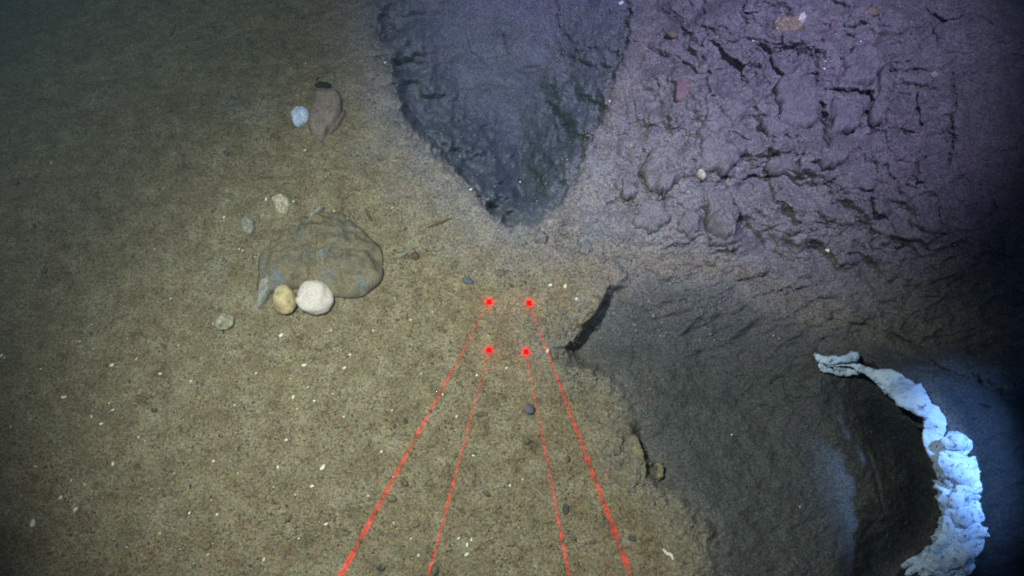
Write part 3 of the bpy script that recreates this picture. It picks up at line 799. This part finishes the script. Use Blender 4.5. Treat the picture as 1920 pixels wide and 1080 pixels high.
def sweep(name, path, mat, parent, thick=.5, seg=28, step=10, crumple=.25, cs=.02, twist=0.0, lobes=0.0, seed=0.0, slim=1.0, knobs=0.0):
    """path rows: map x, map y, height, half width px"""
    P = catmull(path, step); n = len(P)
    # lift is reckoned from the lip below
    bz = np.maximum(terrain(P[:, 0], P[:, 1])[:, 2], terrain(P[:, 0]+22, P[:, 1])[:, 2])
    bz = np.maximum(bz, np.median(bz)-.02); kk = min(9, n//2*2-1); bz = np.convolve(np.pad(bz, kk//2, 'edge'), np.ones(kk)/kk, 'valid')
    P = P.copy(); P[:, 2] += bz - .012
    c3 = on_plane(P[:, 0], P[:, 1], 0.0)
    d = ray(P[:, 0], P[:, 1]); c3 = c3 + d*(P[:, 2]/d[:, 2])[:, None]
    V = []
    for i in range(n):
        t = c3[min(i+1, n-1)]-c3[max(i-1, 0)]; t /= np.linalg.norm(t)
        up = np.array([0, -.3, 1.0])
        a = np.cross(t, up); a /= np.linalg.norm(a); b2 = np.cross(a, t)
        hw = P[i, 3]*PXM*slim*(1-knobs*.55+knobs*abs(math.sin(2.1*i/step+.7*math.sin(.9*i/step))))
        cap = min(1, (i+.35)/2.0, (n-1-i+.35)/2.0)
        th = np.linspace(0, 2*np.pi, seg, endpoint=False)
        ph = twist*i/step
        r = 1+lobes*np.cos(3*(th+ph))+lobes*.6*np.cos(5*(th-ph*.7)+1)
        x = np.cos(th)*hw*r*cap; z = np.sin(th)*hw*thick*r*cap
        v = c3[i]+x[:, None]*a+z[:, None]*b2
        V.append(v)
    V = np.concatenate(V)
    cen = np.repeat(c3, seg, 0)
    nv = V-cen
    am = .7*noise3(V, cs, seed)+.8*billow(V, cs*.8, seed+4)+.45*billow(V, cs*.36, seed+8)
    V = V+nv*(crumple*am*2.0)[:, None]
    crease = sstep(-.1, .4, -am)*.9  # turns dark blue in the folds
    Fc = [(i*seg+k, i*seg+(k+1) % seg, (i+1)*seg+(k+1) % seg, (i+1)*seg+k) for i in range(n-1) for k in range(seg)]
    Fc += [tuple(range(seg))[::-1], tuple(range((n-1)*seg, n*seg))]
    o = mesh_obj(name, V, Fc, mat, parent)
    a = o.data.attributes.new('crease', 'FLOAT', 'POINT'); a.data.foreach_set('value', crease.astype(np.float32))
    return o

net = empty('fabric_strip', (0, 0, 0))
tag(net, 'torn twisted strip of bluish white fabric hanging on the lip of the lower hollow', 'fabric')
def zp(rows): return [(*Z(x, y), hgt, w) for x, y, hgt, w in rows]
# frayed end: two strands that part and meet round an eye
sweep('frayed_strand', zp([(118, 80, .030, 3.5), (150, 108, .034, 7), (200, 108, .036, 6), (255, 102, .036, 6), (292, 92, .036, 8), (305, 105, .034, 6)]), M_NET, net, .6, 14, 8, .3, .014, seed=1)
sweep('frayed_strand', zp([(140, 118, .030, 5), (152, 145, .030, 5), (195, 158, .028, 4), (240, 168, .028, 5), (290, 158, .030, 6), (325, 150, .032, 6)]), M_NET, net, .6, 14, 8, .3, .014, seed=2)
sweep('frayed_strand', zp([(165, 125, .034, 5), (205, 128, .036, 3.5), (250, 126, .038, 3.5), (295, 130, .038, 5), (325, 148, .036, 6), (390, 166, .036, 5)]), M_NET, net, .6, 14, 8, .3, .014, seed=3)
sweep('frayed_strand', zp([(200, 135, .030, 3), (222, 148, .030, 4), (255, 152, .030, 3), (280, 145, .030, 4)]), M_NET, net, .6, 12, 8, .3, .014, seed=4)
sweep('frayed_strand', zp([(120, 92, .028, 4), (116, 76, .028, 3.5)]), M_SHELL, net, .6, 12, 6, .3, .014, seed=5)
# the flat sash
sweep('sash', zp([(340, 150, .034, 6), (385, 172, .036, 10), (430, 192, .040, 17), (480, 222, .044, 20), (530, 262, .046, 22), (575, 300, .046, 18), (615, 335, .044, 14),
                  (650, 372, .040, 16), (655, 410, .036, 15), (645, 450, .032, 14), (655, 490, .036, 17), (690, 518, .042, 21), (715, 545, .042, 18)]), M_NET, net, .38, 40, 18, .20, .04, .25, .06, seed=6)
# a narrow folded hem along its lower side
sweep('hem', zp([(360, 178, .020, 3), (420, 228, .018, 3.5), (470, 275, .016, 3.5), (530, 312, .016, 3), (590, 350, .018, 3), (618, 395, .018, 4), (625, 460, .018, 4), (640, 525, .02, 3)]),
      M_FILM, net, .5, 12, 10, .3, .02, seed=7)
# twisted rope-like length
sweep('twisted_length', zp([(700, 452, .040, 6), (735, 478, .046, 21), (735, 520, .048, 25), (728, 565, .050, 30), (752, 610, .052, 30), (768, 660, .052, 31), (762, 710, .052, 31),
                            (755, 755, .050, 27), (772, 800, .048, 29), (770, 850, .046, 32), (772, 890, .044, 33), (758, 945, .040, 33), (715, 995, .034, 29), (650, 1030, .026, 23), (580, 1058, .016, 15)]), M_NET, net, .60, 84, 26, .30, .032, .4, .12, seed=8, slim=.84, knobs=.17)
for k, rows in enumerate([
    [(690, 520, .060, 5), (700, 570, .074, 10), (735, 610, .082, 14), (785, 630, .080, 15), (825, 665, .070, 14), (835, 705, .056, 8)],
    [(695, 690, .062, 6), (700, 730, .074, 11), (735, 745, .082, 13), (785, 725, .080, 13), (825, 690, .064, 9)],
    [(705, 745, .060, 7), (730, 785, .074, 12), (775, 815, .080, 14), (820, 830, .072, 13), (842, 860, .056, 7)],
    [(712, 800, .058, 6), (718, 850, .070, 10), (705, 905, .066, 11), (665, 950, .054, 9), (610, 985, .040, 7)],
    [(800, 870, .062, 6), (840, 890, .066, 11), (838, 935, .068, 13), (800, 965, .060, 11), (735, 975, .048, 8)],
    [(688, 458, .056, 5), (715, 480, .070, 11), (765, 478, .074, 13), (797, 492, .062, 10), (790, 515, .050, 6)],
    [(670, 530, .054, 5), (690, 580, .066, 9), (722, 640, .072, 11), (728, 690, .064, 8)],
    [(760, 540, .060, 5), (790, 570, .070, 9), (812, 610, .068, 9), (815, 640, .056, 6)],
    [(735, 880, .058, 5), (755, 905, .068, 9), (790, 900, .070, 9), (812, 880, .058, 6)],
]):
    sweep('knotted_fold', zp(rows), M_NET, net, .5, 30, 16, .26, .028, .3, .05, seed=20+k, slim=.85)
# loose ends straggling down towards the hollow's floor
for k, rows in enumerate([
    [(660, 960, .030, 8), (600, 995, .020, 8), (545, 1020, .008, 6), (500, 1045, -.004, 4)],
    [(740, 985, .036, 10), (660, 1010, .026, 9), (580, 1040, .012, 7), (520, 1075, .000, 4)],
    [(800, 990, .040, 11), (730, 1020, .034, 10), (650, 1050, .022, 9), (580, 1090, .008, 6)],
    [(820, 1010, .040, 9), (790, 1050, .036, 10), (720, 1080, .026, 9), (650, 1120, .012, 6)],
    [(700, 1000, .030, 8), (720, 1035, .030, 9), (770, 1060, .032, 9), (820, 1040, .032, 7)],
]):
    sweep('loose_end', zp(rows), M_NET, net, .45, 14, 9, .16, .03, .3, .05, seed=40+k)
# thin film sagging under the bend
def film():
    c = [(515, 320), (560, 338), (600, 365), (612, 400), (590, 412), (560, 395), (530, 358)]
    c = np.array([Z(*p) for p in c]); c = catmull(list(c)+[c[0]], 6)[:-1]; ctr = c.mean(0)
    rows = 6; V = []; n = len(c)
    for k in range(rows):
        r = 1-k/rows
        p = ctr+(c-ctr)*r
        q3 = on_plane(p[:, 0], p[:, 1], 0); dz = .012 - .03*(1-r*r) + .010*perlin(q3[:, 0]*60, q3[:, 1]*60)
        dd = ray(p[:, 0], p[:, 1]); V.append(q3+dd*(dz/dd[:, 2])[:, None])
    top = np.concatenate(V); top = np.vstack([top, top[-n:].mean(0)])
    low = top.copy(); low[:, 2] -= .0012
    m = len(top); Fc = []
    for s_, flip in ((0, False), (m, True)):
        for k in range(rows-1):
            for i in range(n):
                f = (s_+k*n+i, s_+k*n+(i+1) % n, s_+(k+1)*n+(i+1) % n, s_+(k+1)*n+i)
                Fc.append(f[::-1] if flip else f)
        for i in range(n):
            f = (s_+(rows-1)*n+i, s_+(rows-1)*n+(i+1) % n, s_+m-1); Fc.append(f[::-1] if flip else f)
    for i in range(n): Fc.append((i, m+i, m+(i+1) % n, (i+1) % n))
    mesh_obj('film_flap', np.vstack([top, low]), Fc, M_FILM, net)
film()

# ------------------------------------------------------------------ measuring lasers: parallel beams and the spots they make on the mud
def laser(px, py, vp, r_beam, mat, label, power, zstart=.16):
    gp = terrain(px, py)
    d = ray(*vp); d = d/np.linalg.norm(d)
    # runs back, parallel to the view axis, as far as the vehicle
    L = (gp-CAM)@F_AX - zstart
    a = gp - d*(L/(d@F_AX))
    root = empty('laser_beam', gp)
    tag(root, label, 'laser beam', 'four parallel measuring laser beams')
    seg = 10; n = 120
    u = np.cross(d, [1, 0, 0]); u /= np.linalg.norm(u); w = np.cross(d, u)
    ts = np.linspace(0, 1, n)**.6
    ctr = gp + (a-gp)*ts[:, None]
    lump = 1+.28*fbm(ts*40+px, ts*0+py, 1.0, 3, .7)
    for nm, scl, mt in [('beam', 1.0, mat)] + ([('beam_halo', 1.7, M_HALO)] if r_beam > .0012 else []):
        V = []
        for i in range(n):
            rr = scl*r_beam*np.clip(lump[i], .5, 1.6)*(.85+.15*min(1, ts[i]*6))
            for k in range(seg):
                th = 2*np.pi*k/seg
                V.append(ctr[i]+rr*(np.cos(th)*u+np.sin(th)*w)-gp)
        Fc = [(i*seg+k, i*seg+(k+1) % seg, (i+1)*seg+(k+1) % seg, (i+1)*seg+k) for i in range(n-1) for k in range(seg)]
        mesh_obj(nm, V, Fc, mt, root)
    # the hit spot, lying on the mud
    def patch(name, rad_fn, lift, mat, seg=72, rings=5):
        V = []; th = np.linspace(0, 2*np.pi, seg, endpoint=False)
        for k in range(rings+1):
            r = rad_fn(th)*k/rings
            q3 = terrain(px+r*np.cos(th), py+r*np.sin(th)); q3[:, 2] += lift*(1-.6*(k/rings)**2)
            V.append(q3)
        V = np.concatenate(V)-gp
        Fc = [(k*seg+i, (k+1)*seg+i, (k+1)*seg+(i+1) % seg, k*seg+(i+1) % seg) for k in range(1, rings) for i in range(seg)]
        Fc += [(i, seg+i, seg+(i+1) % seg) for i in range(seg)]
        mesh_obj(name, V, Fc, mat, root)
    core = lambda th: 5.2+1.2*np.abs(np.cos(2*th))*0+.9*np.cos(4*(th-math.pi/4))+.4*np.sin(3*th+px)
    patch('laser_spot', core, .0060, M_DOT, 40, 3)
    def star(th):
        return 9.5 + 1.6*np.sin(4*th+1.2) + 1.2*np.sin(9*th+px) + .9*np.sin(17*th)
    patch('spill_glow', star, .0030, M_FLARE, 240, 8)
    # the mud round the spot scatters real red light
    l = bpy.data.lights.new('laser_spill', 'POINT'); l.color = (1.0, .10, .06); l.energy = power; l.shadow_soft_size = .012
    lo = bpy.data.objects.new('laser_spill', l); COL.objects.link(lo); lo.parent = root; lo.location = (0, -.008, .020)

laser(917, 567, (961, 486), .00115, M_BEAM, 'broad red laser beam ending at the upper spot nearer the white cobble', .018)
laser(992, 569, (961, 486), .00115, M_BEAM, 'broad red laser beam ending at the upper spot nearer the rock ledge', .018)
laser(917, 657, (957, 509), .0009, M_BEAM2, 'faint thin red laser beam ending at the lower spot nearer the white cobble', .018)
laser(986, 660, (957, 509), .0009, M_BEAM2, 'faint thin red laser beam ending at the lower spot nearer the rock ledge', .018)

# ------------------------------------------------------------------ sea water round everything: absorbs red, scatters lamp light back
def build_water():
    m, nt, out = new_mat('sea_water')
    v = nt.nodes.new('ShaderNodeVolumePrincipled')
    v.inputs['Color'].default_value = (.42, .74, .95, 1)
    v.inputs['Density'].default_value = .022
    v.inputs['Anisotropy'].default_value = 0.2
    nt.links.new(v.outputs[0], out.inputs['Volume'])
    lo = P3.reshape(-1, 3).min(0); hi = P3.reshape(-1, 3).max(0)
    x0, y0, z0 = lo-1.0; x1, y1, z1 = hi+1.0; z1 = CAM[2]+1.2
    V = [(x, y, z) for z in (z0, z1) for y in (y0, y1) for x in (x0, x1)]
    F = [(0, 2, 3, 1), (4, 5, 7, 6), (0, 1, 5, 4), (2, 6, 7, 3), (0, 4, 6, 2), (1, 3, 7, 5)]
    o = mesh_obj('haze', V, F, m, smooth=False, loc=(0, 0, 0))
    o['kind'] = 'stuff'; o['label'] = 'bluish sea water that veils the whole view'; o['category'] = 'water'
build_water()
